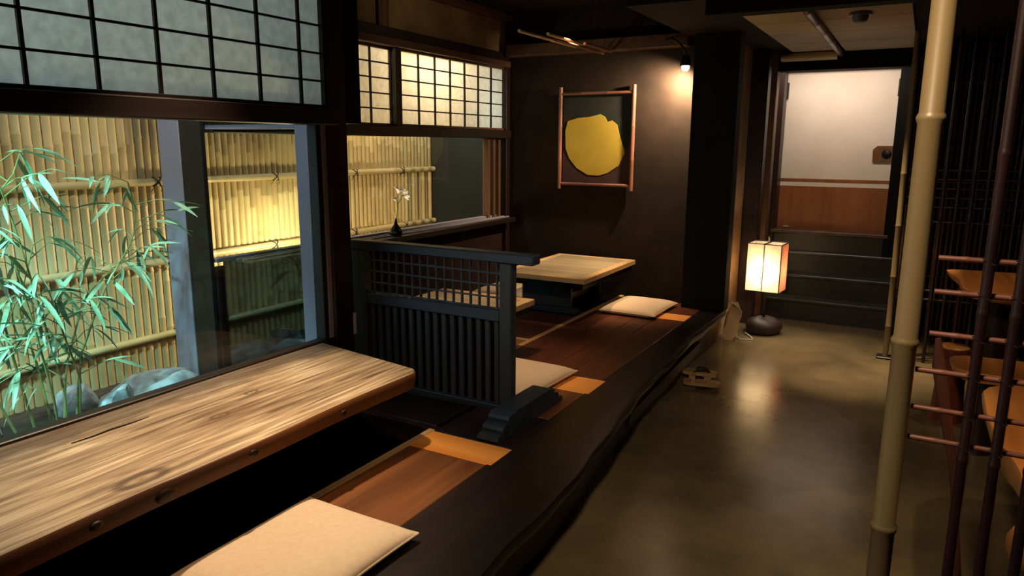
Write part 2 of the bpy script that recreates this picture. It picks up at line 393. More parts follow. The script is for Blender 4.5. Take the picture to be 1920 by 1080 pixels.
struct('trim_9', B(-1.05, .2, 3.84, 3.96, 2.10, 2.45, .006), 'flat_black', 'black cross beam under the ceiling')
# big post between the near window and the alcove
struct('trim_10', B(WX-.10, WX+.025, 2.285, 2.405, -.3, 2.45, .006), 'dark_wood_z', 'dark red wooden post beside the near window')
# kamoi rails
struct('trim_11', B(WX-.07, WX+.05, -.5, 2.33, 1.525, 1.592, .004), 'dark_wood_y', 'dark rail between near window and shoji')
struct('trim_12', B(AX-.05, AX+.05, 2.337, BY, 1.497, 1.562, .004), 'dark_wood_y', 'dark red rail between far window and shoji')
struct('trim_13', B(AX-.05, AX+.045, 2.337, BY, 2.05, 2.098, .004), 'frame_brown', 'brown wooden lintel above the far shoji')
struct('trim_14', B(AX-.05, AX+.03, 2.337, BY, 2.098, 2.16, .004), 'dark_wood_y', 'dark board above the far lintel')
struct('trim_15', B(AX-.05, AX+.06, 2.337, BY, 2.40, 2.45, .004), 'frame_brown', 'wooden cornice under the alcove ceiling')
struct('trim_16', B(AX-.02, AX+.04, 5.14, BY, .3, 2.1, .004), 'dark_wood_z', 'dark corner post of the alcove')
struct('trim_17', B(AX-.06, AX+.13, 2.42, 5.14, .83, .866, .004), 'dark_wood_y', 'dark wooden sill under the far window')

# ------------------------------------------------------------------ near window
def tagstruct(o, label): o['kind'] = 'structure'; o['label'] = label; return o
win = bpy.data.objects.new('window_1', None); COL.objects.link(win); win.location = (WX, .9, .6)
tagstruct(win, 'large near window onto the bamboo garden')
g = obj('pane', B(WX-.006, WX-.002, -.5, 2.285, .60, 1.526), 'glass', win)
obj('sill_rail', B(WX-.04, WX+.006, -.5, 2.285, .545, .612, .003), 'dark_wood_y', win)
obj('stile', B(WX-.03, WX+.012, 2.262, 2.287, .612, 1.526, .002), 'metal_purple', win)
obj('stile', B(WX-.034, WX+.010, 2.232, 2.258, .612, 1.526, .002), 'bronze_frame', win)
# side window closing the alcove towards the garden
win = bpy.data.objects.new('window_2', None); COL.objects.link(win); win.location = (-2.6, 2.35, .2)
tagstruct(win, 'side window between the garden and the alcove')
obj('pane', B(-3.01, -2.41, 2.350, 2.354, .16, 1.50), 'glass_side', win)
obj('stile', B(-2.42, -2.29, 2.335, 2.375, .1, 1.535, .002), 'metal_purple', win)
obj('head_rail', B(-3.01, -2.42, 2.335, 2.375, 1.512, 1.535, .002), 'metal_purple', win)
obj('bottom_rail', B(-3.01, -2.29, 2.335, 2.375, .08, .16, .002), 'metal_purple', win)
struct('trim_18', B(-3.167, -3.012, 2.31, 2.335, -.3, 2.45, .002), 'bronze_frame', 'dark metal corner post of the alcove')
struct('trim_19', B(-3.323, -3.168, 2.305, 2.335, -.3, 2.45, .002), 'metal_purple', 'grey violet metal casing outside the alcove corner')
# far window
win = bpy.data.objects.new('window_3', None); COL.objects.link(win); win.location = (AX, 3.7, .87)
tagstruct(win, 'far alcove window onto the bamboo fence')
obj('pane', B(AX-.03, AX-.026, 2.34, 5.06, .885, 1.497), 'glass', win)
obj('bottom_rail', B(AX-.05, AX-.005, 2.34, 5.06, .866, .886, .002), 'metal_purple', win)
for x in (AX+.018, AX+.062): obj('sill_track', B(x, x+.012, 2.44, 5.13, .866, .875, .001), 'metal_purple', win)
for y in (4.90, 4.985, 5.065):
    obj('stile', B(AX-.04, AX+.01, y, y+.035, .866, 1.497, .002), 'frame_brown_z', win)

# ------------------------------------------------------------------ shoji
def shoji(name, label, group, X, y0, y1, z0, z1, vy, hz, bw, fr, matf, left=True, right=True):
    t = thing(name, label, 'shoji screen', (X, (y0+y1)/2, z0), group)
    obj('paper', B(X-.004, X-.003, y0+.005, y1-.005, z0+.005, z1-.005), 'shoji_paper', t)
    for y in vy: obj('bar', B(X-.003, X+.008, y-bw/2, y+bw/2, z0+fr, z1-fr), 'dark_wood_z', t)
    for z in hz: obj('bar', B(X-.003, X+.006, y0+fr, y1-fr, z-bw*.36, z+bw*.36), 'dark_wood_y', t)
    obj('frame_rail', B(X-.012, X+.012, y0, y1, z0, z0+fr, .002), matf, t)
    obj('frame_rail', B(X-.012, X+.012, y0, y1, z1-fr, z1, .002), matf, t)
    if left: obj('frame_stile', B(X-.012, X+.012, y0, y0+fr, z0+fr, z1-fr, .002), 'dark_wood_z', t)
    if right: obj('frame_stile', B(X-.012, X+.012, y1-fr, y1, z0+fr, z1-fr, .002), 'dark_wood_z', t)
    return t
shoji('shoji_screen', 'wide grey white shoji panel above the near garden window', 'shoji panels', WX+.0, .08, 2.328, 1.592, 2.30,
      [1.137+.2065*k for k in range(-4, 6)], [1.592+.109*k for k in range(1, 7)], .011, .014, 'dark_wood_y')
y0, y1 = 3.835, 5.145
shoji('shoji_screen', 'cream shoji panel of seven columns above the far window', 'shoji panels', AX+.0, y0-.018, y1+.012, 1.562, 2.05,
      [y0+(y1-y0)/7*k for k in range(1, 7)], [1.575+.0935*k for k in range(1, 5)], .012, .016, 'frame_brown')
y0, y1 = 2.50, 3.775
shoji('shoji_screen', 'cream shoji panel beside the black post, partly hidden by hanging wall', 'shoji panels', AX-.03, y0, y1, 1.562, 2.05,
      [3.755-.187*k for k in range(1, 7)], [1.575+.0935*k for k in range(1, 5)], .012, .016, 'frame_brown')
obj('stile', B(AX-.02, AX+.02, 3.765, 3.805, 1.562, 2.05, .002), 'dark_wood_z', bpy.data.objects['trim_12'])

# ------------------------------------------------------------------ garden
struct('ground', B(-5.2, -3.1, -1.6, 8, -.3, .15).box(-3.36, -2.3, -1.6, 2.30, -.3, .25), 'soil', 'dark garden soil')
struct('wall_garden', B(-3.95, AX-.1, 5.18, 5.28, -.3, 3.0), 'end_wall_grey', 'dark grey wall closing the garden')
struct('wall_eave', B(AX-.5, AX, 2.45, 5.3, 2.47, 2.52), 'dark_wood_y', 'eave board over the alcove window')
FX = -3.72
fence = thing('bamboo_fence', 'tall split bamboo fence with horizontal rails behind the garden windows', 'fence', (FX, 3.0, .1))
obj('backing', B(FX-.06, FX-.03, .3, 5.18, .1, 2.45), 'bamboo_node', fence)
pitch = .047
cane_meshes = []
def cane_mesh(k):
    rr = random.Random(100+k); mb = MB(); zs = []; r = .0232
    z = .12; prof = [(z, r*.98)]
    nodes = sorted(rr.uniform(.25, 2.3) for _ in range(1))
    z = rr.uniform(.25, .5)
    while z < 2.35:
        prof += [(z-.007, r*.99), (z-.002, r*1.09), (z+.003, r*1.07), (z+.008, r*.965)]
        z += rr.uniform(.24, .42)
    prof.append((2.42, r*.97))
    seg = 4; vs = []; fs = []
    for z, q in prof:
        for i in range(seg+1):
            a = math.pi*i/seg; vs.append((q*math.sin(a)*.62, q*math.cos(a)*1.01, z-.1))
    for i in range(len(prof)-1):
        for j in range(seg):
            a = i*(seg+1)+j; fs.append((a, a+1, a+seg+2, a+seg+1))
    me = bpy.data.meshes.new('cane'); me.from_pydata(vs, [], fs)
    for p in me.polygons: p.use_smooth = True
    me.set_sharp_from_angle(angle=math.radians(60))
    me.materials.append(MATS['bamboo_tan' if k % 3 else 'bamboo_pale']); return me
cane_meshes = [cane_mesh(k) for k in range(9)]
nC = int((5.17-.55)/pitch)
for i in range(nC):
    o = bpy.data.objects.new('cane', R_.choice(cane_meshes)); COL.objects.link(o); o.parent = fence
    y = 5.15-pitch*i
    o.location = (R_.uniform(-.024, -.020), y-3.0, R_.uniform(-.012, .012))
for z in (1.236, .79, .365, 1.68):
    rp = bamboo((FX+.012, .5, z-.006), (FX+.012, 5.17, z+.004), .021, [.1, .23, .36, .49, .62, .75, .88], 1.08, 10)
    rl = obj('rail', rp, 'bamboo_pale', fence)
    for y in (.95, 1.75, 2.55, 3.35, 4.15, 4.75):
        m = MB(); yy = y+R_.uniform(-.04, .04)
        for s in (-1, 1):
            m.tube([(FX+.012+.0245*math.sin(q), yy+s*.022*math.cos(q), z+.0245*math.cos(q)) for q in [math.pi*k/8 for k in range(9)]], .0032, 5)
        for s in (-1, 1):
            m.tube([(FX+.036, yy, z), (FX+.03, yy+s*.02, z-.03-.01*s), (FX+.006, yy+s*.03, z-.055)], .0018, 4)
        obj('rope_knot', m, 'rope', rl)

def rock_mesh(seed, sx, sy, sz):
    rr = random.Random(seed); bm = bmesh.new(); bmesh.ops.create_icosphere(bm, subdivisions=3, radius=1)
    dirs = [(Vector((rr.gauss(0, 1), rr.gauss(0, 1), rr.gauss(0, 1))).normalized(), rr.uniform(.62, .95)) for _ in range(16)]
    for v in bm.verts:
        p = v.co.copy()
        for d, k in dirs:
            e = p.dot(d)-k
            if e > 0: p -= d*e*.9
        v.co = Vector((p.x*sx, p.y*sy, p.z*sz))
    me = bpy.data.meshes.new('rock'); bm.to_mesh(me); bm.free()
    for p in me.polygons: p.use_smooth = True
    me.set_sharp_from_angle(angle=math.radians(25)); me.materials.append(MATS['rock']); return me
rocks = [  # x, y, sx, sy, sz, rz, label
    (-3.18, 2.06, .14, .24, .085, .05, 'long flat pale stone lying near the side window'),
    (-2.93, 1.96, .11, .19, .13, .1, 'flat pale stone between the long stone and the glass'),
    (-3.24, 1.73, .10, .10, .10, .5, 'rounded pale boulder behind the bamboo stems'),
    (-2.83, 1.66, .11, .12, .17, .3, 'pale upright stone in front of the bamboo plant'),
    (-3.26, 1.30, .12, .14, .10, .9, 'big rough stone beside the bamboo roots'),
    (-2.62, 1.40, .10, .15, .18, .2, 'wide pale stone at the near end of the garden'),
    (-2.62, 2.04, .12, .12, .20, .8, 'pale angular stone beside the side window glass'),
    (-3.08, 1.80, .06, .07, .08, .4, 'small pale stone between boulder and flat stone')]
for i, (x, y, sx, sy, sz, rz, lab) in enumerate(rocks):
    o = bpy.data.objects.new('garden_stone', rock_mesh(i+3, sx, sy, sz)); COL.objects.link(o)
    o.location = (x, y, .25+sz*.35); o.rotation_euler = (0, 0, rz); tag(o, lab, 'stone', 'stones in the garden bed')

# bamboo plant
def leaf_mesh(k):
    rr = random.Random(50+k); L = 1.0; n = 6; vs = []; fs = []
    droop = .16+.14*rr.random(); W = .055+.022*rr.random()
    for i in range(n+1):
        t = i/n; wd = W*(math.sin(math.pi*min(1, t*.9+.06))**.8)*(1-t*.25) if 0 < i < n else .004
        z = -droop*t*t
        vs += [(t*L, -wd, z+wd*.35), (t*L, 0, z), (t*L, wd, z+wd*.35)]
    for i in range(n):
        a = i*3; fs += [(a, a+1, a+4, a+3), (a+1, a+2, a+5, a+4)]
    me = bpy.data.meshes.new('leaf'); me.from_pydata(vs, [], fs)
    for p in me.polygons: p.use_smooth = True
    me.materials.append(MATS['leaf']); return me
leaf_meshes = [leaf_mesh(k) for k in range(5)]
CAMP = Vector((0, 0, 1.45))
plant = thing('bamboo_plant', 'leafy green bamboo plant growing before the split bamboo fence', 'plant', (-3.0, 1.5, .1))
PB = Vector((-3.0, 1.5, .1)); NL = [0]
def addleaf(p, d, L, roll):
    o = bpy.data.objects.new('leaf', R_.choice(leaf_meshes)); COL.objects.link(o); o.parent = plant
    q = d.to_track_quat('X', 'Z'); o.rotation_mode = 'QUATERNION'
    o.rotation_quaternion = q @ Matrix.Rotation(roll, 4, 'X').to_quaternion()
    o.location = p-PB; o.scale = (L, L, L)
stems = [  # paths of the culms: list of (x, y, z)
    [(-2.98, 1.53, .12), (-2.97, 1.54, .45), (-3.0, 1.50, .80), (-2.98, 1.44, 1.12), (-2.92, 1.36, 1.36)],
    [(-3.04, 1.47, .12), (-3.07, 1.42, .55), (-3.08, 1.38, .95), (-3.02, 1.38, 1.22), (-2.95, 1.44, 1.33)],
    [(-3.00, 1.56, .12), (-3.02, 1.64, .55), (-3.05, 1.79, .82), (-3.08, 1.97, 1.02), (-3.08, 1.99, 1.16), (-3.02, 1.93, 1.28)],
    [(-2.96, 1.50, .12), (-2.90, 1.46, .45), (-2.86, 1.40, .78), (-2.84, 1.36, .98)],
    [(-3.06, 1.55, .12), (-3.10, 1.62, .50), (-3.12, 1.74, .78), (-3.14, 1.90, .90), (-3.12, 2.06, .95)],
    [(-3.03, 1.52, .12), (-3.06, 1.50, .5), (-3.10, 1.47, .8), (-3.05, 1.53, 1.05)],
    [(-2.94, 1.55, .12), (-2.92, 1.58, .5), (-2.90, 1.52, .72), (-2.85, 1.48, .85)],
    [(-3.0, 1.42, .12), (-3.0, 1.30, .5), (-2.96, 1.22, .9), (-2.92, 1.20, 1.15)]]
def lerp_path(pts, t):
    k = t*(len(pts)-1); i = min(int(k), len(pts)-2); return pts[i].lerp(pts[i+1], k-i)
twn = 0
for si, st in enumerate(stems):
    pts = [Vector(p) for p in st]
    fine = [lerp_path(pts, i/14) for i in range(15)]
    obj('culm', MB().tube(fine, [.0062*(1-.6*i/14) for i in range(15)], 6), 'culm', plant)
    ntw = (12, 12, 12, 8, 12, 9, 8, 5)[si]
    for k in range(ntw):
        t = .36+.64*k/(ntw-1); p = lerp_path(pts, min(t, 1))
        a = R_.uniform(0, 2*math.pi); ln = R_.uniform(.10, .24)
        d = Vector((math.cos(a)*.7, math.sin(a), R_.uniform(.15, .75))).normalized()
        mid = p+d*ln*.55; end = p+d*ln+Vector((0, 0, -.035))
        obj('twig', MB().tube([p, mid, end], [.0024, .0018, .0010], 5), 'culm', plant)
        for j in range(R_.randint(3, 4)):
            tt = R_.uniform(.35, 1.0); q = (p.lerp(mid, tt*2) if tt < .5 else mid.lerp(end, tt*2-1))
            aa = a+R_.uniform(-1.1, 1.1)
            ld = Vector((math.cos(aa)*.8, math.sin(aa), R_.uniform(-.75, .30))).normalized()
            if R_.random() < .3: ld.z -= .5; ld.normalize()
            addleaf(q, ld, R_.uniform(.10, .19), R_.uniform(-.8, .8))
for k in range(4):
    addleaf(Vector((-2.72+.02*k, 1.24+.03*k, .34)), Vector((-.1, .5-.35*k, -.4+.2*k)).normalized(), .19, .2*k)
# garden lamp standing between the two windows
gl = thing('garden_lamp', 'small round garden lamp on a short stake by the fence', 'lamp', (-3.33, 3.32, .1))
obj('stake', MB().tube([(-3.33, 3.32, .1), (-3.33, 3.32, .60)], .012, 8), 'black_iron', gl)
obj('cap', MB().lathe([(.012, .0), (.05, .01), (.052, .03), (.012, .035)], (-3.33, 3.32, .60), 16), 'black_iron', gl)
obj('hood', MB().lathe([(.07, .0), (.075, .008), (.02, .03), (.004, .032)], (-3.33, 3.32, .82), 16), 'black_iron', gl)
for s in (-1, 1): obj('strut', MB().tube([(-3.33+.045*s, 3.32, .63), (-3.33+.045*s, 3.32, .825)], .003, 5), 'black_iron', gl)

# ------------------------------------------------------------------ raised platform
pl = thing('raised_platform', 'raised wooden seating platform with a live edge along the concrete aisle', 'platform', (-1.6, 2.5, 0))
fa = bpy.data.objects.new('floor_alcove', None); COL.objects.link(fa); fa.location = (-2.3, 3.9, PZ); fa['kind'] = 'structure'; fa['label'] = 'red brown plank floor of the alcove around the foot well'
T = .035
def plank(x0, x1, y0, y1, mat, name='plank', dz=0., lab=None):
    o = obj(name, B(x0+.0012, x1-.0012, y0+.0012, y1-.0012, PZ-T+dz, PZ+dz, .003), mat, fa if y1 > 2.61 else pl)
    if lab: o['label'] = lab
    return o
plank(-1.632, -1.285, -1.5, 2.088, 'plank_brown')
plank(-1.645, -1.262, 2.09, 2.252, 'plank_orange', dz=.001, lab='bright orange cross board with a knot')
plank(-1.632, -1.285, 2.255, 2.60, 'plank_dark'); plank(-2.165, -1.66, 2.30, 2.60, 'plank_dark')
plank(-1.93, -1.60, 2.60, 4.62, 'plank_red')
plank(-1.60, -1.478, 2.60, 4.62, 'plank_red'); plank(-1.478, -1.285, 2.60, 2.975, 'plank_brown')
plank(-1.478, -1.262, 2.977, 3.195, 'plank_orange', dz=.001, lab='dull orange inset board')
plank(-1.478, -1.285, 3.197, 4.62, 'plank_red')
plank(-1.90, -1.285, 4.622, 4.79, 'plank_orange', dz=.001, lab='dull orange cross board before the back wall')
plank(-1.93, -1.60, 4.79, BY, 'plank_red'); plank(-1.60, -1.505, 4.79, BY, 'plank_red'); plank(-1.505, -1.285, 4.79, 5.16, 'plank_red')
for k, (a, b) in enumerate(((-3.0, -2.74), (-2.74, -2.50))): plank(a, b, 2.38, BY, 'plank_red')
plank(-2.50, -1.95, 3.69, 4.42, 'plank_red', 'hatch_panel', .002)
obj('trim', B(-1.662, -1.632, -1.5, 2.26, PZ-.06, PZ+.004, .003), 'pale_trim', pl)
obj('trim', B(-1.962, -1.93, 2.60, BY, PZ-.06, PZ+.004, .003), 'pale_trim', fa)
obj('trim', B(-2.50, -1.962, 3.665, 3.69, PZ-.06, PZ+.004, .003), 'pale_trim', fa)
obj('end_board', MB().prism([(-2.165, 2.262), (-1.72, 2.262), (-1.68, 2.25), (-1.662, 2.21), (-1.63, 2.21), (-1.63, 2.30), (-2.165, 2.30)], 'z', PZ-.08, PZ-.001), 'plank_dark', pl)
# lining of the foot wells
obj('well_lining', B(-1.64, -1.632, -1.5, 2.3, -.3, PZ-T).box(-2.165, -1.63, 2.29, 2.3, -.3, PZ-.08), 'flat_black', pl)
obj('well_lining', B(-1.94, -1.932, 2.6, 5.15, -.3, PZ-T).box(-2.506, -2.5, 2.6, 5.15, -.3, PZ-T).box(-2.5, -1.93, 2.595, 2.601, -.3, PZ-T), 'flat_black', fa)
# live edge board
edge = [(-1.5, -.86), (0, -.885), (.8, -.90), (1.2, -.915), (1.5, -.93), (1.85, -.95), (2.15, -.955), (2.5, -.985), (2.9, -1.045), (3.25, -1.075), (3.6, -1.09), (4.0, -1.105), (4.4, -1.125), (4.8, -1.13), (5.14, -1.12)]
def edge_x(y):
    for (a, xa), (b, xb) in zip(edge, edge[1:]):
        if a <= y <= b: return xa+(xb-xa)*(y-a)/(b-a)
    return edge[-1][1]
m = MB(); rows = []
nE = 90
for i in range(nE+1):
    y = -1.5+6.64*i/nE; x = edge_x(y)+.006*math.sin(y*7.1)+.004*math.sin(y*17+1)
    q = .012*math.sin(y*4.3+.6)
    rows.append([(-1.284, y, PZ-.10), (-1.284, y, PZ), (x-.03, y, PZ), (x-.008, y, PZ-.006), (x, y, PZ-.022), (x-.012+q*.4, y, PZ-.055), (x-.05+q, y, PZ-.085), (x-.07+q, y, PZ-.10)])
n = len(rows[0])
for r in rows: m.v += r
for i in range(nE):
    for k in range(n): m.f.append((i*n+k, i*n+(k+1) % n, (i+1)*n+(k+1) % n, (i+1)*n+k))
m.f += [tuple(range(n)), tuple(nE*n+k for k in range(n))[::-1]]; m.sm = True
o = obj('edge_board', m, 'plank_dark', pl); o['label'] = 'dark live edge board along the aisle'
m = MB()
for i, (y, x) in enumerate(edge): m.v += [(x-.22, y, 0), (x-.105-.02*min(1, max(0, (y-2)/3)), y, 0), (x-.105, y, PZ-.095), (x-.22, y, PZ-.095)]
for i in range(len(edge)-1):
    a = i*4
    for k in range(4): m.f.append((a+k, a+(k+1) % 4, a+4+(k+1) % 4, a+4+k))
m.f += [(0, 1, 2, 3), tuple(len(edge)*4-4+k for k in range(4))]
obj('kick_board', m, 'dark_wood_y', pl)
# pale fascia lath low on the far part of the front
m = MB()
for y in (3.25, 3.7, 4.2, 4.75): x = edge_x(y); m.v += [(x-.10, y, .06), (x-.085, y, .06), (x-.07, y, .14), (x-.10, y, .14)]
for i in range(3):
    for k in range(4): m.f.append((i*4+k, i*4+(k+1) % 4, i*4+4+(k+1) % 4, i*4+4+k))
m.f += [(0, 1, 2, 3), (12, 13, 14, 15)]
obj('fascia_lath', m, 'frame_brown', pl)

# ------------------------------------------------------------------ slab table at the window
slab = thing('slab_table', 'long weathered timber slab table fixed along the near window', 'table', (-1.9, .8, PZ))
m = MB(); zt, th = .602, .06
cols = [WX+.007, -2.08, -1.95, -1.80, -1.70, -1.645, -1.632, -1.619, -1.609, -1.601, -1.596]
def yend(x):
    y = 2.222-(x-WX)*.18
    if x > -1.645: y -= .05*(1-math.sqrt(max(0, 1-((x+1.645)/.05)**2)))
    return y
nS = 60; nc = len(cols)
for zz, ins in ((zt, .004), (zt-.005, 0), (zt-th*.5, -.001), (zt-th, .005)):
    for i in range(nS+1):
        for x in cols:
            t = i/nS; y = -1.45+(yend(x)+1.45)*t
            wx = .004*math.sin(y*3.1)+.003*math.sin(y*9+2) if x > -1.66 else 0
            k = (1 if x > -1.61 else 0); ky = 1 if i == nS else 0
            m.v.append((x+wx-ins*k, y-ins*ky, zz+(.0012*math.sin(y*5+x*9) if zz == zt else 0)))
st_ = (nS+1)*nc
def q_(l, i, j): return l*st_+i*nc+j
for l, fl in ((0, 0), (3, 1)):
    for i in range(nS):
        for j in range(nc-1):
            f = (q_(l, i, j), q_(l, i, j+1), q_(l, i+1, j+1), q_(l, i+1, j)); m.f.append(f[::-1] if fl else f)
for l in range(3):
    for i in range(nS):
        m.f.append((q_(l, i, nc-1), q_(l+1, i, nc-1), q_(l+1, i+1, nc-1), q_(l, i+1, nc-1)))
        m.f.append((q_(l, i, 0), q_(l, i+1, 0), q_(l+1, i+1, 0), q_(l+1, i, 0)))
    for j in range(nc-1):
        m.f.append((q_(l, nS, j), q_(l, nS, j+1), q_(l+1, nS, j+1), q_(l+1, nS, j)))
        m.f.append((q_(l, 0, j), q_(l+1, 0, j), q_(l+1, 0, j+1), q_(l, 0, j+1)))
top = obj('table_top', m, 'slab_wood', slab, smooth=True)
top.data.materials.append(MATS['slab_side'])
for p in top.data.polygons:
    if abs(p.normal.z) < .8: p.material_index = 1
def crack(pts, wd, lab, name='crack'):
    m = MB(); L = []; Rr = []
    k = len(pts)
    for i, (x, y) in enumerate(pts):
        ww = wd*math.sin(math.pi*(i+.15)/(k-.7)); L.append((x-ww, y, zt+.0022)); Rr.append((x+ww, y, zt+.0022))
    m.v = L+Rr; m.f = [(i, i+1, k+i+1, k+i) for i in range(k-1)]
    m2 = MB(); m2.v = m.v+[(a, b, c-.004) for a, b, c in m.v]; q = len(m.v)
    m2.f = m.f+[tuple(j+q for j in f)[::-1] for f in m.f]+[(i, i+1, i+1+q, i+q) for i in range(k-1)]+[(k+i, k+i+1, k+i+1+q, k+i+q) for i in range(k-1)]
    obj(name, m2, 'flat_black', slab)
crack([(-2.045, 1.06), (-2.042, 1.12), (-2.046, 1.18), (-2.04, 1.25), (-2.043, 1.30)], .004, '')
# legs hidden in the dark foot well
for y in (-.9, 1.98): obj('leg', B(-2.12, -2.0, y, y+.09, -.3, .542), 'dark_wood_z', slab)
# dark knots on the front edge
for y, z, r in ((1.04, .566, .016), (1.32, .574, .010), (1.70, .57, .008), (.86, .572, .010)):
    mm = MB().lathe([(.001, .0), (r*.7, .001), (r, -.001), (r*1.2, -.004)], (0, 0, 0), 10)
    mm.v = [(-1.5905+.004*math.sin(y*3.1)+.003*math.sin(y*9+2)+c, y+a*1.5, z+b) for a, b, c in mm.v]
    obj('knot', mm, 'dark_wood_z', slab)

# ------------------------------------------------------------------ low tables in the alcove
def low_table(label, x0, x1, y0, y1, bx0, bx1, by0, by1):
    t = thing('low_table', label, 'table', ((x0+x1)/2, (y0+y1)/2, PZ), 'low tables in the alcove')
    z1 = .602; r = .055
    obj('table_top', B(x0+r, x1-r, y0+r, y1-r, z1-.03, z1-.001), 'table_wood', t)
    for a in ((x0, x1, y0, y0+r), (x0, x1, y1-r, y1), (x0, x0+r, y0+r, y1-r), (x1-r, x1, y0+r, y1-r)):
        obj('rim', B(a[0], a[1], a[2], a[3], z1-.034, z1, .003), 'table_rim', t)
    obj('apron', B(x0+.02, x1-.02, y0+.02, y1-.02, z1-.075, z1-.034, .003), 'black_lacquer', t)
    zb = PZ+.004
    for yy in (by0, by1-.03):
        obj('side_panel', B(bx0, bx1, yy, yy+.03, zb+.045, z1-.075, .003), 'blue_black_z', t)
        obj('foot', B(bx0-.04, bx1+.04, yy-.02, yy+.05, zb, zb+.045, .006), 'blue_black', t)
    for xx in (bx0+.04, bx1-.07):
        obj('stretcher', B(xx, xx+.03, by0+.03, by1-.03, zb+.08, zb+.13, .003), 'black_lacquer', t)
    return t
low_table('pale topped low table below the cloth picture on the back wall', -2.46, -1.82, 4.17, 5.12, -2.40, -2.02, 4.40, 4.95)
low_table('pale topped low table directly behind the lattice screen', -2.44, -1.82, 2.78, 3.485, -2.40, -2.0, 2.88, 3.40)
# beams that carry the tables over the well
obj('joist', B(-2.5, -1.95, 4.37, 4.47, PZ-.08, PZ+.002, .003), 'dark_wood_x', fa)
obj('joist', B(-2.5, -1.95, 4.88, 4.98, PZ-.08, PZ+.002, .003), 'dark_wood_x', fa)
obj('joist', B(-2.5, -1.95, 2.84, 2.94, PZ-.08, PZ+.002, .003), 'dark_wood_x', fa)
obj('joist', B(-2.5, -1.95, 3.33, 3.43, PZ-.08, PZ+.002, .003), 'dark_wood_x', fa)

# ------------------------------------------------------------------ cushions
def cushion(label, cx, cy, sx, sy, rz, h=.062, z=PZ+.001):
    n = 22; m = MB(); hx, hy = sx/2, sy/2
    c, s = math.cos(rz), math.sin(rz)
    def P(u, v, side):
        pin = 1+.018*(abs(u)**3*abs(v)**3)*1.5-.018*((1-abs(u)**2)*abs(v)**4+(1-abs(v)**2)*abs(u)**4)
        e = (1-abs(u)**6)**.5*(1-abs(v)**6)**.5
        x, y = u*hx*pin, v*hy*pin
        zz = h*.42+(h*.58*e*(1-.10*(u*u+v*v)/2) if side > 0 else -h*.42*min(1, e*1.25))
        return (cx+x*c-y*s, cy+x*s+y*c, z+zz)
    for side in (1, -1):
        k = len(m.v)
        for i in range(n+1):
            for j in range(n+1):
                u = math.sin((2*i/n-1)*math.pi/2); v = math.sin((2*j/n-1)*math.pi/2)
                m.v.append(P(u, v, side))
        for i in range(n):
            for j in range(n):
                a = k+i*(n+1)+j; q = (a, a+n+1, a+n+2, a+1); m.f.append(q if side > 0 else q[::-1])
    m.sm = True
    t = thing('floor_cushion', label, 'cushion', (cx, cy, z), 'beige floor cushions')
    o = obj('cover', m, 'cushion_fabric', t)
    # welt round the seam
    seam = []
    for side in range(4):
        for i in range(n):
            q = math.sin((2*i/n-1)*math.pi/2); u, v = [(q, -1), (1, q), (-q, 1), (-1, -q)][side]
            p = P(u*.999, v*.999, 1); seam.append((p[0], p[1], z+h*.42))
    seam.append(seam[0])
    obj('piping', MB().tube(seam, .0035, 6, False), 'cushion_fabric', t)
    return t
cushion('beige square floor cushion before the long slab table', -1.402, 1.285, .425, .51, .0)
cushion('beige floor cushion beside the lattice screen', -1.645, 2.96, .42, .48, -.03)
cushion('beige floor cushion beside the far low table, near the black pillar', -1.66, 4.78, .39, .48, -.02)
cushion('beige floor cushion on the window side of the far low table', -2.74, 4.86, .42, .46, 0)

# ------------------------------------------------------------------ lattice screen
scn = thing('lattice_screen', 'blue black wooden partition screen with lattice top and slatted base', 'screen', (-1.85, 2.55, PZ))
SY = 2.55
obj('top_rail', B(-2.30, -1.325, SY-.035, SY+.035, .970, 1.012, .005), 'blue_black', scn)
obj('post', B(-2.29, -2.215, SY-.025, SY+.025, PZ+.002, .970, .004), 'blue_black_z', scn)
obj('post', B(-1.488, -1.430, SY-.025, SY+.025, PZ+.002, .970, .004), 'blue_black_z', scn)
obj('middle_rail', B(-2.215, -1.488, SY-.020, SY+.020, .716, .766, .004), 'blue_black', scn)
obj('bottom_rail', B(-2.215, -1.488, SY-.020, SY+.020, .318, .345, .004), 'blue_black', scn)
for k in range(16):
    x = -2.215+.727*(k+.5)/16
    obj('slat', B(x-.0105, x+.0105, SY-.008, SY+.008, .345, .716, .002), 'blue_black_z', scn)
    x = -2.215+.727*(k+.9)/16.4
    obj('lattice_bar', B(x-.0035, x+.0035, SY-.006, SY+.006, .766, .970), 'blue_black_z', scn)
for z in (.772, .8175, .870, .922):
    obj('lattice_bar', B(-2.215, -1.488, SY-.010, SY-.004, z-.0035, z+.0035), 'blue_black', scn)
obj('back_board', B(-2.215, -1.488, SY+.010, SY+.014, .345, .716), 'black_lacquer', scn)
# scrolled foot under the right post and a plain one at the left
def foot(x0, x1):
    h = [(2.262, .302), (2.256, .312), (2.262, .324), (2.280, .330), (2.300, .330), (2.298, .342), (2.306, .354), (2.325, .360), (2.345, .360), (2.343, .372), (2.352, .384), (2.372, .390), (2.46, .392)]
    pts = h+[(5.10-y, z) for y, z in h[::-1]]
    return MB().prism(pts, 'x', x0, x1)
obj('foot', foot(-1.430, -1.335), 'blue_black', scn)
sw = obj('wall_tag', B(-2.178, -2.171, 2.395, 2.412, .60, .70, .002), 'white_plastic')
tag(sw, 'narrow white plastic strip on the dark post behind the screen', 'strip')

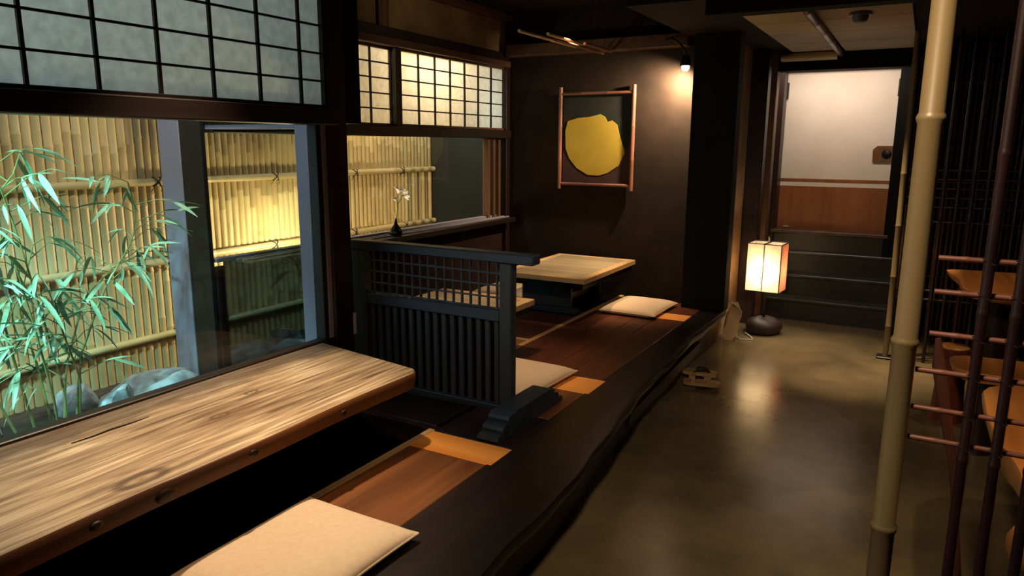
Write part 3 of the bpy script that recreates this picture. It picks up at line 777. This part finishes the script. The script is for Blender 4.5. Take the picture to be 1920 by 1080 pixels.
# ------------------------------------------------------------------ vase with white flower
VX, VY, VZ = -2.93, 3.66, .866
va = thing('bud_vase', 'small black bottle vase with a white flower on the far window sill', 'vase', (VX, VY, VZ))
obj('bottle', MB().lathe([(.030, 0), (.041, .008), (.043, .022), (.034, .045), (.018, .066), (.010, .080), (.0085, .105), (.011, .110), (.006, .110), (.006, .09)], (VX, VY, VZ), 24), 'black_lacquer', va)
obj('stem', MB().tube([(VX, VY, VZ+.09), (VX+.003, VY+.012, VZ+.15), (VX+.002, VY+.020, VZ+.20), (VX, VY+.034, VZ+.275)], .0028, 6), 'culm', va)
obj('stem', MB().tube([(VX+.002, VY+.020, VZ+.20), (VX+.004, VY+.05, VZ+.23), (VX+.004, VY+.075, VZ+.262)], .0022, 6), 'culm', va)
obj('twig', MB().tube([(VX, VY, VZ+.10), (VX, VY-.012, VZ+.14), (VX, VY-.022, VZ+.165)], .0016, 5), 'culm', va)
def flower(c, d, L, n=6):
    d = Vector(d).normalized(); u = d.orthogonal().normalized(); v = d.cross(u); f = obj('flower_throat', MB().tube([Vector(c), Vector(c)+d*L*.45], [.003, .008], 8), 'petal_yellow', va)
    for k in range(n):
        a = 2*math.pi*k/n; r = u*math.cos(a)+v*math.sin(a); s = d.cross(r); m = MB(); pts = []
        for t, wd in ((.2, .004), (.5, .011), (.8, .012), (1.0, .004)):
            p = Vector(c)+d*L*(t*.9-.25*max(0, t-.5))+r*L*(.10+.75*t*t)
            m.v += [p-s*wd, p+r*.0015-d*.003, p+s*wd]
        for i in range(3):
            a0 = i*3; m.f += [(a0, a0+1, a0+4, a0+3), (a0+1, a0+2, a0+5, a0+4)]
        m.v = [tuple(p) for p in m.v]; obj('petal', m, 'petal', f, True)
flower((VX, VY+.032, VZ+.265), (.35, .15, 1), .050)
flower((VX+.004, VY+.068, VZ+.252), (.4, .9, .25), .045)
flower((VX, VY+.002, VZ+.225), (.2, -.3, 1), .022, 5)
obj('leaf', MB().tube([(VX+.003, VY+.012, VZ+.14), (VX+.004, VY+.016, VZ+.19), (VX+.004, VY+.010, VZ+.24)], [.003, .007, .001], 6), 'culm', va)

# ------------------------------------------------------------------ picture on the back wall
pic = thing('cloth_picture', 'dyed cloth picture of a yellow round fruit in a bamboo frame', 'picture', (-2.2, 5.18, 1.11))
obj('cloth', B(-2.475, -1.915, 5.183, 5.188, 1.15, 1.84), 'cloth_dark', pic)
low = [(-2.475, 1.15), (-1.915, 1.15), (-1.915, 1.47), (-1.97, 1.40), (-2.0, 1.31), (-2.09, 1.235), (-2.16, 1.215), (-2.26, 1.22), (-2.36, 1.27), (-2.42, 1.33), (-2.475, 1.40)]
obj('dyed_patch', MB().prism(low, 'y', 5.1815, 5.183), 'cloth_wine', pic)
crown = [(-2.40, 1.60), (-2.33, 1.68), (-2.24, 1.70), (-2.17, 1.72), (-2.08, 1.69), (-1.99, 1.64), (-1.93, 1.58), (-1.94, 1.47), (-1.975, 1.42), (-2.05, 1.55), (-2.2, 1.6)]
obj('dyed_patch', MB().prism(crown, 'y', 5.1815, 5.183), 'cloth_green', pic)
yel = [(-2.454, 1.555), (-2.435, 1.629), (-2.352, 1.652), (-2.249, 1.660), (-2.164, 1.679), (-2.126, 1.658), (-2.107, 1.622), (-2.068, 1.630), (-2.027, 1.598), (-2.004, 1.517), (-1.966, 1.417), (-1.962, 1.390), (-2.006, 1.298), (-2.094, 1.241), (-2.164, 1.220), (-2.257, 1.223), (-2.352, 1.273), (-2.418, 1.347), (-2.449, 1.423)]
def smoothpoly(p, it=1, keep=()):
    for _ in range(it):
        q = []
        for i in range(len(p)):
            a, b = p[i], p[(i+1) % len(p)]; q += [(a[0]*.75+b[0]*.25, a[1]*.75+b[1]*.25), (a[0]*.25+b[0]*.75, a[1]*.25+b[1]*.75)]
        p = q
    return p
obj('dyed_fruit', MB().prism(yel, 'y', 5.1790, 5.1815), 'cloth_yellow', pic)
for x in (-2.494, -1.899): obj('frame_pole', bamboo((x, 5.170, 1.112), (x, 5.170, 1.885), .015, [.3, .62, .9], 1.08), 'red_bamboo', pic)
for z in (1.832, 1.150): obj('frame_pole', bamboo((-2.50, 5.172, z), (-1.895, 5.172, z), .012, [.3, .65], 1.08), 'red_bamboo', pic)

# ------------------------------------------------------------------ track spotlight on the back wall
sp = thing('wall_spotlight', 'small black spotlight on a curved arm beside the black pillar', 'spotlight', (-1.60, 5.09, 2.17))
obj('arm', MB().tube([(-1.66, 5.11, 2.175), (-1.60, 5.07, 2.17), (-1.54, 5.04, 2.14), (-1.50, 5.045, 2.085), (-1.495, 5.055, 2.05)], .008, 8), 'black_iron', sp)
obj('head', MB().lathe([(.012, .075), (.028, .07), (.036, .03), (.038, .0), (.034, .0), (.028, .012), (.01, .03)], (-1.495, 5.055, 1.985), 18), 'black_iron', sp)
bm_, nt_, b_ = base_mat('bulb_glow')
b_.inputs['Emission Color'].default_value = (1, .86, .62, 1); b_.inputs['Emission Strength'].default_value = 14
bulb = obj('bulb', MB().lathe([(.006, .02), (.02, .012), (.027, -.006), (.024, -.022), (.012, -.032), (.002, -.034)], (-1.495, 5.055, 1.985), 16), 'bulb_glow', sp)
spot('wall_spot_light', (-1.50, 5.055, 1.94), (-1.64, 5.2, 1.76), 105, (1.0, .72, .42), 150, .9, .02)

# bamboo rods hanging under the alcove ceiling
rods = [(-2.23, 4.02, 4.85, 2.13, 'pale bamboo rod under the ceiling, longest of the group'), (-2.165, 4.28, 4.82, 2.14, 'short pale bamboo rod hung beside the longest rod'),
        (-2.12, 4.30, 5.09, 2.105, 'thin reddish bamboo rod hung lowest under the ceiling'), (-2.06, 4.62, 5.09, 2.115, 'short reddish bamboo rod reaching the back wall beam')]
for x, a, b, z, lab in rods:
    t = thing('ceiling_rod', lab, 'bamboo rod', (x, a, z), 'rods under the alcove ceiling')
    obj('culm', bamboo((x, a, z), (x, b, z), .0105, [.22, .55, .85], 1.1, 8), 'bamboo_pale' if a < 4.29 else 'red_bamboo', t)
    for y in (a+.12, b-.12): obj('hanger', MB().tube([(x, y, z+.01), (x, y, 2.455)], .0015, 4), 'black_iron', t)

# corridor ceiling battens and detector
t = thing('ceiling_pole', 'reddish bamboo pole fixed along the corridor ceiling', 'bamboo pole', (-.64, 5.1, 2.16))
obj('culm', bamboo((-.615, 4.02, 2.15), (-.645, 6.29, 2.15), .021, [.1, .28, .46, .63, .80, .95], 1.08), 'red_bamboo', t)
t = thing('ceiling_batten', 'pale rounded log batten across the corridor ceiling near the stairs', 'batten', (-.85, 6.2, 2.14))
obj('log', MB().tube([(-1.075, 6.22, 2.135), (-1.07, 6.22, 2.135), (-1.055, 6.22, 2.135), (-.66, 6.22, 2.135)], [.008, .026, .032, .032], 12), 'bamboo_pale', t)
obj('hanger', B(-1.0, -.98, 6.21, 6.23, 2.16, 2.195), 'black_iron', t)
t = thing('smoke_detector', 'grey smoke detector on the corridor ceiling', 'smoke detector', (-.385, 4.55, 2.17))
obj('base', MB().lathe([(.02, -.0), (.055, -.0), (.06, -.008), (.058, -.018)][::-1], (-.385, 4.55, 2.172), 20), 'grey_plastic', t)
obj('sensor', MB().lathe([(.02, -.055), (.034, -.05), (.04, -.035), (.042, -.018)], (-.385, 4.55, 2.172), 20), 'grey_plastic', t)

# ------------------------------------------------------------------ stairs and door
st = thing('stairs', 'short flight of black steps up to the sliding door', 'stairs', (-.65, 6.5, 0))
treads = [(6.345, .18), (6.53, .36), (6.70, .54)]
for i, (y, z) in enumerate(treads):
    s = obj('step', B(-1.12, -.13, y+.02, 7.04, z-.18, z-.028), 'black_stair', st)
    obj('tread', B(-1.12, -.13, y, 7.04 if i == 2 else treads[i+1][0]+.02, z-.028, z, .006), 'stair_tread_lit', st)
obj('step', B(-1.12, -.20, 6.76, 7.04, .54, .69), 'black_stair', st)
obj('threshold', B(-1.14, -.20, 6.735, 6.92, .69, .722, .005), 'frame_brown', st)
door = bpy.data.objects.new('door_1', None); COL.objects.link(door); door.location = (-.68, 6.96, .72)
tagstruct(door, 'sliding door with white upper panel and brown lower panel')
obj('upper_panel', B(-1.16, -.20, 6.95, 6.98, 1.165, 2.15), 'white_door', door)
obj('lower_panel', B(-1.16, -.20, 6.95, 6.98, .715, 1.098), 'door_brown', door)
obj('middle_rail', B(-1.16, -.20, 6.945, 6.98, 1.14, 1.165), 'door_brown', door)
obj('rail_line', B(-1.16, -.20, 6.948, 6.98, 1.098, 1.14), 'white_door', door)
pp = [(-.388, 1.322), (-.21, 1.322), (-.21, 1.455), (-.36, 1.455), (-.392, 1.425)]
pull = obj('pull_plate', MB().prism(pp, 'y', 6.936, 6.95), 'brass_plate', door)
mm = MB().lathe([(.002, 0), (.035, .0), (.037, .004), (.030, .006)], (0, 0, 0), 18); mm.v = [(-.285+a, 6.934-c*.6, 1.388+b) for a, b, c in mm.v]
obj('finger_hole', mm, 'black_lacquer', pull)
for x in (-1.118, -.236): obj('latch', B(x-.012, x+.012, 6.90, 6.945, 1.86, 2.0, .003), 'black_iron', door)
obj('stopper', B(-1.07, -1.02, 6.93, 6.95, .724, .735, .003), 'white_plastic', door)

# ------------------------------------------------------------------ paper floor lamp
LX, LY = -.985, 5.78
lamp = thing('paper_lamp', 'lit square paper lantern lamp on a dark wooden base', 'lamp', (LX, LY, 0))
m = MB().lathe([(.09, 0), (.125, .012), (.138, .05), (.128, .09), (.09, .115), (.04, .128), (.02, .132)], (LX, LY, 0), 26)
for i, p in enumerate(m.v):
    a = math.atan2(p[1]-LY, p[0]-LX); k = 1+.06*math.sin(3*a+1)+.04*math.sin(5*a)
    m.v[i] = (LX+(p[0]-LX)*k, LY+(p[1]-LY)*k, p[2]*(1+.08*math.sin(2*a)))
obj('base', m, 'lamp_base_wood', lamp)
obj('stem', MB().tube([(LX, LY, .11), (LX+.003, LY, .20), (LX, LY, .36)], [.016, .012, .010], 8), 'dark_wood_z', lamp)
rz = math.radians(-5); c, s = math.cos(rz), math.sin(rz)
def LP(x, y, z): return (LX+x*c-y*s, LY+x*s+y*c, z)
def lbox(x0, x1, y0, y1, z0, z1):
    m = B(x0, x1, y0, y1, z0, z1); m.v = [LP(*p) for p in m.v]; return m
hw, hd, z0, z1 = .128, .105, .345, .715
for nm, a in (('paper', (-hw, hw, -hd, -hd+.001)), ('paper', (-hw, hw, hd-.001, hd)), ('paper', (-hw, -hw+.001, -hd, hd)), ('paper', (hw-.001, hw, -hd, hd))):
    obj(nm, lbox(*a, z0+.004, z1-.004), 'lamp_paper_edgelit' if a[0] > .1 else 'lamp_paper', lamp)
fr = .003
for sx in (-1, 1):
    for sy in (-1, 1): obj('frame_bar', lbox(sx*hw-fr, sx*hw+fr, sy*hd-fr, sy*hd+fr, z0, z1), 'lamp_frame_wood', lamp)
for z in (z0, z1):
    for sy in (-1, 1): obj('frame_bar', lbox(-hw, hw, sy*hd-fr, sy*hd+fr, z-fr, z+fr), 'lamp_frame_wood', lamp)
    for sx in (-1, 1): obj('frame_bar', lbox(sx*hw-fr, sx*hw+fr, -hd, hd, z-fr, z+fr), 'lamp_frame_wood', lamp)
obj('cross_bar', lbox(-.006, .006, -hd, hd, z1-.004, z1+.004), 'lamp_frame_wood', lamp)
obj('cross_bar', lbox(-hw, hw, -.006, .006, z0-.004, z0+.004), 'lamp_frame_wood', lamp)
obj('middle_bar', lbox(-.004, .004, -hd+.002, -hd+.006, z0, z1), 'lamp_frame_wood', lamp)
obj('finial', MB().tube([LP(.0, 0, z1), LP(.004, 0, z1+.03), LP(.0, 0, z1+.05)], [.005, .007, .003], 8), 'white_plastic', lamp)
obj('socket', MB().tube([LP(0, 0, .345), LP(0, 0, .43)], .016, 10), 'white_plastic', lamp)
point('lantern_bulb', (LX, LY, .50), 6.0, (1.0, .90, .72), .04)
# cord and leaning board by the wall
tag(obj('power_cord', MB().tube([(-1.09, 5.66, .012), (-1.02, 5.56, .006), (-1.0, 5.49, .006), (-1.08, 5.46, .006), (-1.12, 5.50, .012), (-1.13, 5.52, .08), (-1.10, 5.50, .17), (-1.09, 5.47, .22), (-1.13, 5.42, .28), (-1.165, 5.40, .30)], .0055, 6), 'white_plastic'),
    'white power cord looping beside the paper lamp', 'cord')
t = thing('leaning_board', 'thin pale board leaning at the platform end under the cord', 'board', (-1.14, 5.3, 0))
m = MB().prism(smoothpoly([(-1.215, 0.0), (-1.115, 0.0), (-1.095, .16), (-1.10, .24), (-1.135, .30), (-1.20, .22)], 1), 'y', -.006, .006); m.v = [(x, y+5.42+z*.25, z) for x, y, z in m.v]
obj('panel', m, 'table_rim', t)

# ------------------------------------------------------------------ wooden sandal pair on the floor
def geta(label, cx, cy, rz, flip=False):
    t = thing('wooden_sandal', label, 'sandal', (cx, cy, 0), 'wooden sandals by the platform')
    def tr(m):
        c, s = math.cos(rz), math.sin(rz)
        if flip: m.v = [(x, -y, .079-z) for x, y, z in m.v]
        m.v = [(cx+x*c-y*s, cy+x*s+y*c, max(z, 0)) for x, y, z in m.v]; return m
    out = [(-.105, -.03), (-.08, -.042), (.07, -.046), (.10, -.034), (.112, 0), (.10, .034), (.07, .046), (-.08, .042), (-.105, .03), (-.112, 0)]
    obj('sole', tr(MB().prism(out, 'z', .038, .056)), 'sandal_wood', t)
    for x in (-.062, .03): obj('tooth', tr(B(x, x+.022, -.038, .038, 0, .038)), 'sandal_wood', t)
    for s in (-1, 1): obj('strap', tr(MB().tube([(.06, 0, .056), (.035, s*.022, .073), (-.01, s*.036, .073), (-.035, s*.036, .054)], .006, 6)), 'rope', t)
    return t
geta('wooden sandal standing upright by the platform edge', -1.095, 4.36, .10)
geta('wooden sandal turned over with its two blocks up', -1.045, 4.21, .22, True)

# ------------------------------------------------------------------ bamboo poles and dark lattices on the right
t = thing('bamboo_pole', 'thick pale bamboo pole standing from floor to ceiling beside the dark lattice', 'bamboo pole', (.0, 1.7, 0))
LYN = 1.7
px = .003
zn = [.24, .615, 1.045, 1.508, 1.95]
obj('culm', bamboo((px, LYN, 0), (px, LYN, 2.45), .0243, [z/2.45 for z in zn], 1.14, 14, .98), 'pole_bamboo', t)
t = thing('bamboo_pole', 'thin pale bamboo pole on a small black foot plate near the stairs', 'bamboo pole', (-.11, 5.5, 0))
obj('culm', bamboo((-.10, 5.5, .015), (-.118, 5.5, 2.19), .019, [.1, .26, .42, .58, .74, .9], 1.1, 10), 'pole_bamboo', t)
obj('foot_plate', B(-.155, -.045, 5.45, 5.55, 0, .015, .003), 'black_iron', t)
def lattice(label, yy, x0, xs, zs, x1, r, zt):
    t = thing('bamboo_lattice', label, 'lattice', ((x0+x1)/2, yy, 0), 'dark bamboo lattices')
    for x in xs: obj('upright', bamboo((x, yy, 0), (x, yy, zt), r, [q*.13+.07 for q in range(7)], 1.12, 8), 'dark_bamboo', t)
    for z in zs:
        rg = obj('rung', bamboo((x0+(.018 if z > 1.0 and yy < 3 else 0), yy+r*1.5, z), (x1, yy+r*1.5, z), r*.58, [.12, .4, .7], 1.1, 8), 'rung_bamboo_lit' if yy < 3 else 'dark_bamboo', t)
        if yy < 3:
            for x in xs[:4]:
                obj('binding', MB().tube([(x-r*1.15, yy+r*.6, z+r*.5), (x-r*.75, yy-r*.85, z+r*.4), (x+r*.75, yy-r*.85, z-r*.4), (x+r*1.15, yy+r*.6, z-r*.5)], r*.13, 5), 'rope', rg)
    return t
zs = [1.225, 1.154, 1.064, .982, .898, .829]
lattice('dark red bamboo lattice joined to the thick pale pole', LYN, .028, [.134, .190, .250, .31, .37, .43], zs+[.40, .34], .46, .0105, 2.44)
lattice('dark bamboo lattice beside the thin pole near the stairs', 5.5, -.076, [-.03, .05, .13, .21, .29, .37, .45, .53, .61], [1.302, 1.242, 1.183, 1.123, 1.062, .965, .5, .44], .66, .0105, 2.18)
# dark bamboo blind wall of the dining side
bl = thing('bamboo_blind', 'dark upright bamboo blind behind the live edge tables', 'blind', (.9, 6.2, 0))
for k in range(46):
    x = -.08+.036*k
    obj('cane', bamboo((x, 6.20+R_.uniform(-.006, .006), 0.0), (x, 6.20, 2.19), .0145, [.2+R_.uniform(-.05, .05), .5+R_.uniform(-.1, .1), .8], 1.08, 6), 'dark_bamboo', bl)
for z in (.5, 1.2, 1.9): obj('rail', MB().tube([(-.09, 6.178, z), (1.6, 6.178, z)], .008, 6), 'dark_bamboo', bl)
bl = thing('bamboo_blind', 'dark upright bamboo blind along the side of the dining area', 'blind', (1.15, 4.0, 0))
for k in range(80):
    y = 1.75+.052*k
    obj('cane', bamboo((1.15+R_.uniform(-.006, .006), y, 0.0), (1.15, y, 2.19), .02, [.2+R_.uniform(-.05, .05), .5+R_.uniform(-.1, .1), .8], 1.08, 6), 'dark_bamboo', bl)
for z in (.5, 1.2, 1.9): obj('rail', MB().tube([(1.125, 1.72, z), (1.125, 5.95, z)], .008, 6), 'dark_bamboo', bl)

# live edge tables and stools
def live_slab(pts, z0, z1, it=2):
    p = smoothpoly(pts, it); n = len(p); cx = sum(a for a, b in p)/n; cy = sum(b for a, b in p)/n
    m = MB(); lay = [(1.0, z1), (1.012, z1-.008), (.995, (z0+z1)/2), (.93, z0)]
    for k, z in lay: m.v += [(cx+(a-cx)*k, cy+(b-cy)*k, z+.004*math.sin(a*21+b*13)*(z < z1)) for a, b in p]
    for l in range(3):
        for i in range(n): m.f.append((l*n+i, l*n+(i+1) % n, (l+1)*n+(i+1) % n, (l+1)*n+i))
    m.f += [tuple(range(n)), tuple(3*n+i for i in range(n))[::-1]]; m.sm = True; return m
def trunk(cx, cy, h, r):
    m = MB().lathe([(r*1.15, 0), (r, h*.15), (r*.85, h*.5), (r*.95, h*.85), (r*1.05, h)], (cx, cy, 0), 18)
    m.v = [(cx+(x-cx)*(1+.1*math.sin(4*math.atan2(y-cy, x-cx)+z*5)), cy+(y-cy)*(1+.1*math.sin(3*math.atan2(y-cy, x-cx)+1)), z) for x, y, z in m.v]; return m
t = thing('live_edge_table', 'thick live edge wooden table close behind the dark bamboo lattice', 'table', (.6, 2.45, 0))
obj('table_top', live_slab([(.262, 2.98), (.255, 2.70), (.262, 2.40), (.30, 2.22), (.30, 2.06), (.40, 1.94), (.62, 1.92), (.92, 1.98), (.96, 2.5), (.90, 3.0), (.55, 3.06)], .53, .62), 'live_wood', t)
obj('burl', MB().lathe([(.01, -.07), (.05, -.062), (.085, -.03), (.09, .01), (.07, .05), (.02, .07)], (.36, 2.02, .49), 18), 'live_wood', t)
for y in (2.25, 2.75): obj('leg', trunk(.66, y, .53, .10), 'dark_wood_z', t)
t = thing('live_edge_table', 'live edge wooden table with pointed end near the far dark lattice', 'table', (.6, 4.8, 0))
obj('table_top', live_slab([(.19, 5.22), (.20, 5.12), (.25, 4.85), (.24, 4.6), (.30, 4.42), (.55, 4.40), (.95, 4.46), (1.0, 4.9), (.9, 5.24), (.5, 5.26)], .65, .70), 'live_wood', t)
for x in (.45, .8): obj('leg', trunk(x, 4.82, .65, .08), 'dark_wood_z', t)
t = thing('live_edge_bench', 'low live edge plank bench in front of the far live edge table', 'bench', (.55, 3.95, 0))
obj('seat', live_slab([(.215, 4.12), (.21, 3.95), (.24, 3.82), (.5, 3.80), (.95, 3.84), (.98, 4.05), (.9, 4.14), (.5, 4.14)], .38, .43), 'live_wood', t)
for x in (.36, .84): obj('leg', trunk(x, 3.97, .38, .06), 'dark_wood_z', t)
t = thing('log_stool', 'short round log stool with a pale sawn top beside the plank bench', 'stool', (.25, 4.4, 0))
obj('log', trunk(.24, 4.38, .40, .075), 'red_wood', t)
obj('sawn_top', MB().lathe([(.07, 0), (.074, .006), (.066, .012)], (.24, 4.38, .40), 18), 'live_wood', t)
t = thing('curved_branch', 'curved reddish branch post leaning behind the dark bamboo lattice', 'branch', (.2, 2.27, 0))
obj('stem', MB().tube([(.215, 2.25, 0), (.205, 2.28, .22), (.185, 2.3, .38), (.160, 2.3, .56), (.125, 2.3, .70), (.095, 2.3, .84), (.085, 2.3, .92)], [.014, .012, .010, .012, .016, .018, .008], 10), 'branch_wood', t)
t = thing('floor_sheet', 'thin black sheet under the near live edge table', 'mat', (.6, 2.2, 0))
obj('sheet', B(.16, 1.1, 1.72, 2.62, .0, .012, .003), 'flat_black', t)  # thin near-black sheet laid on the concrete under the table
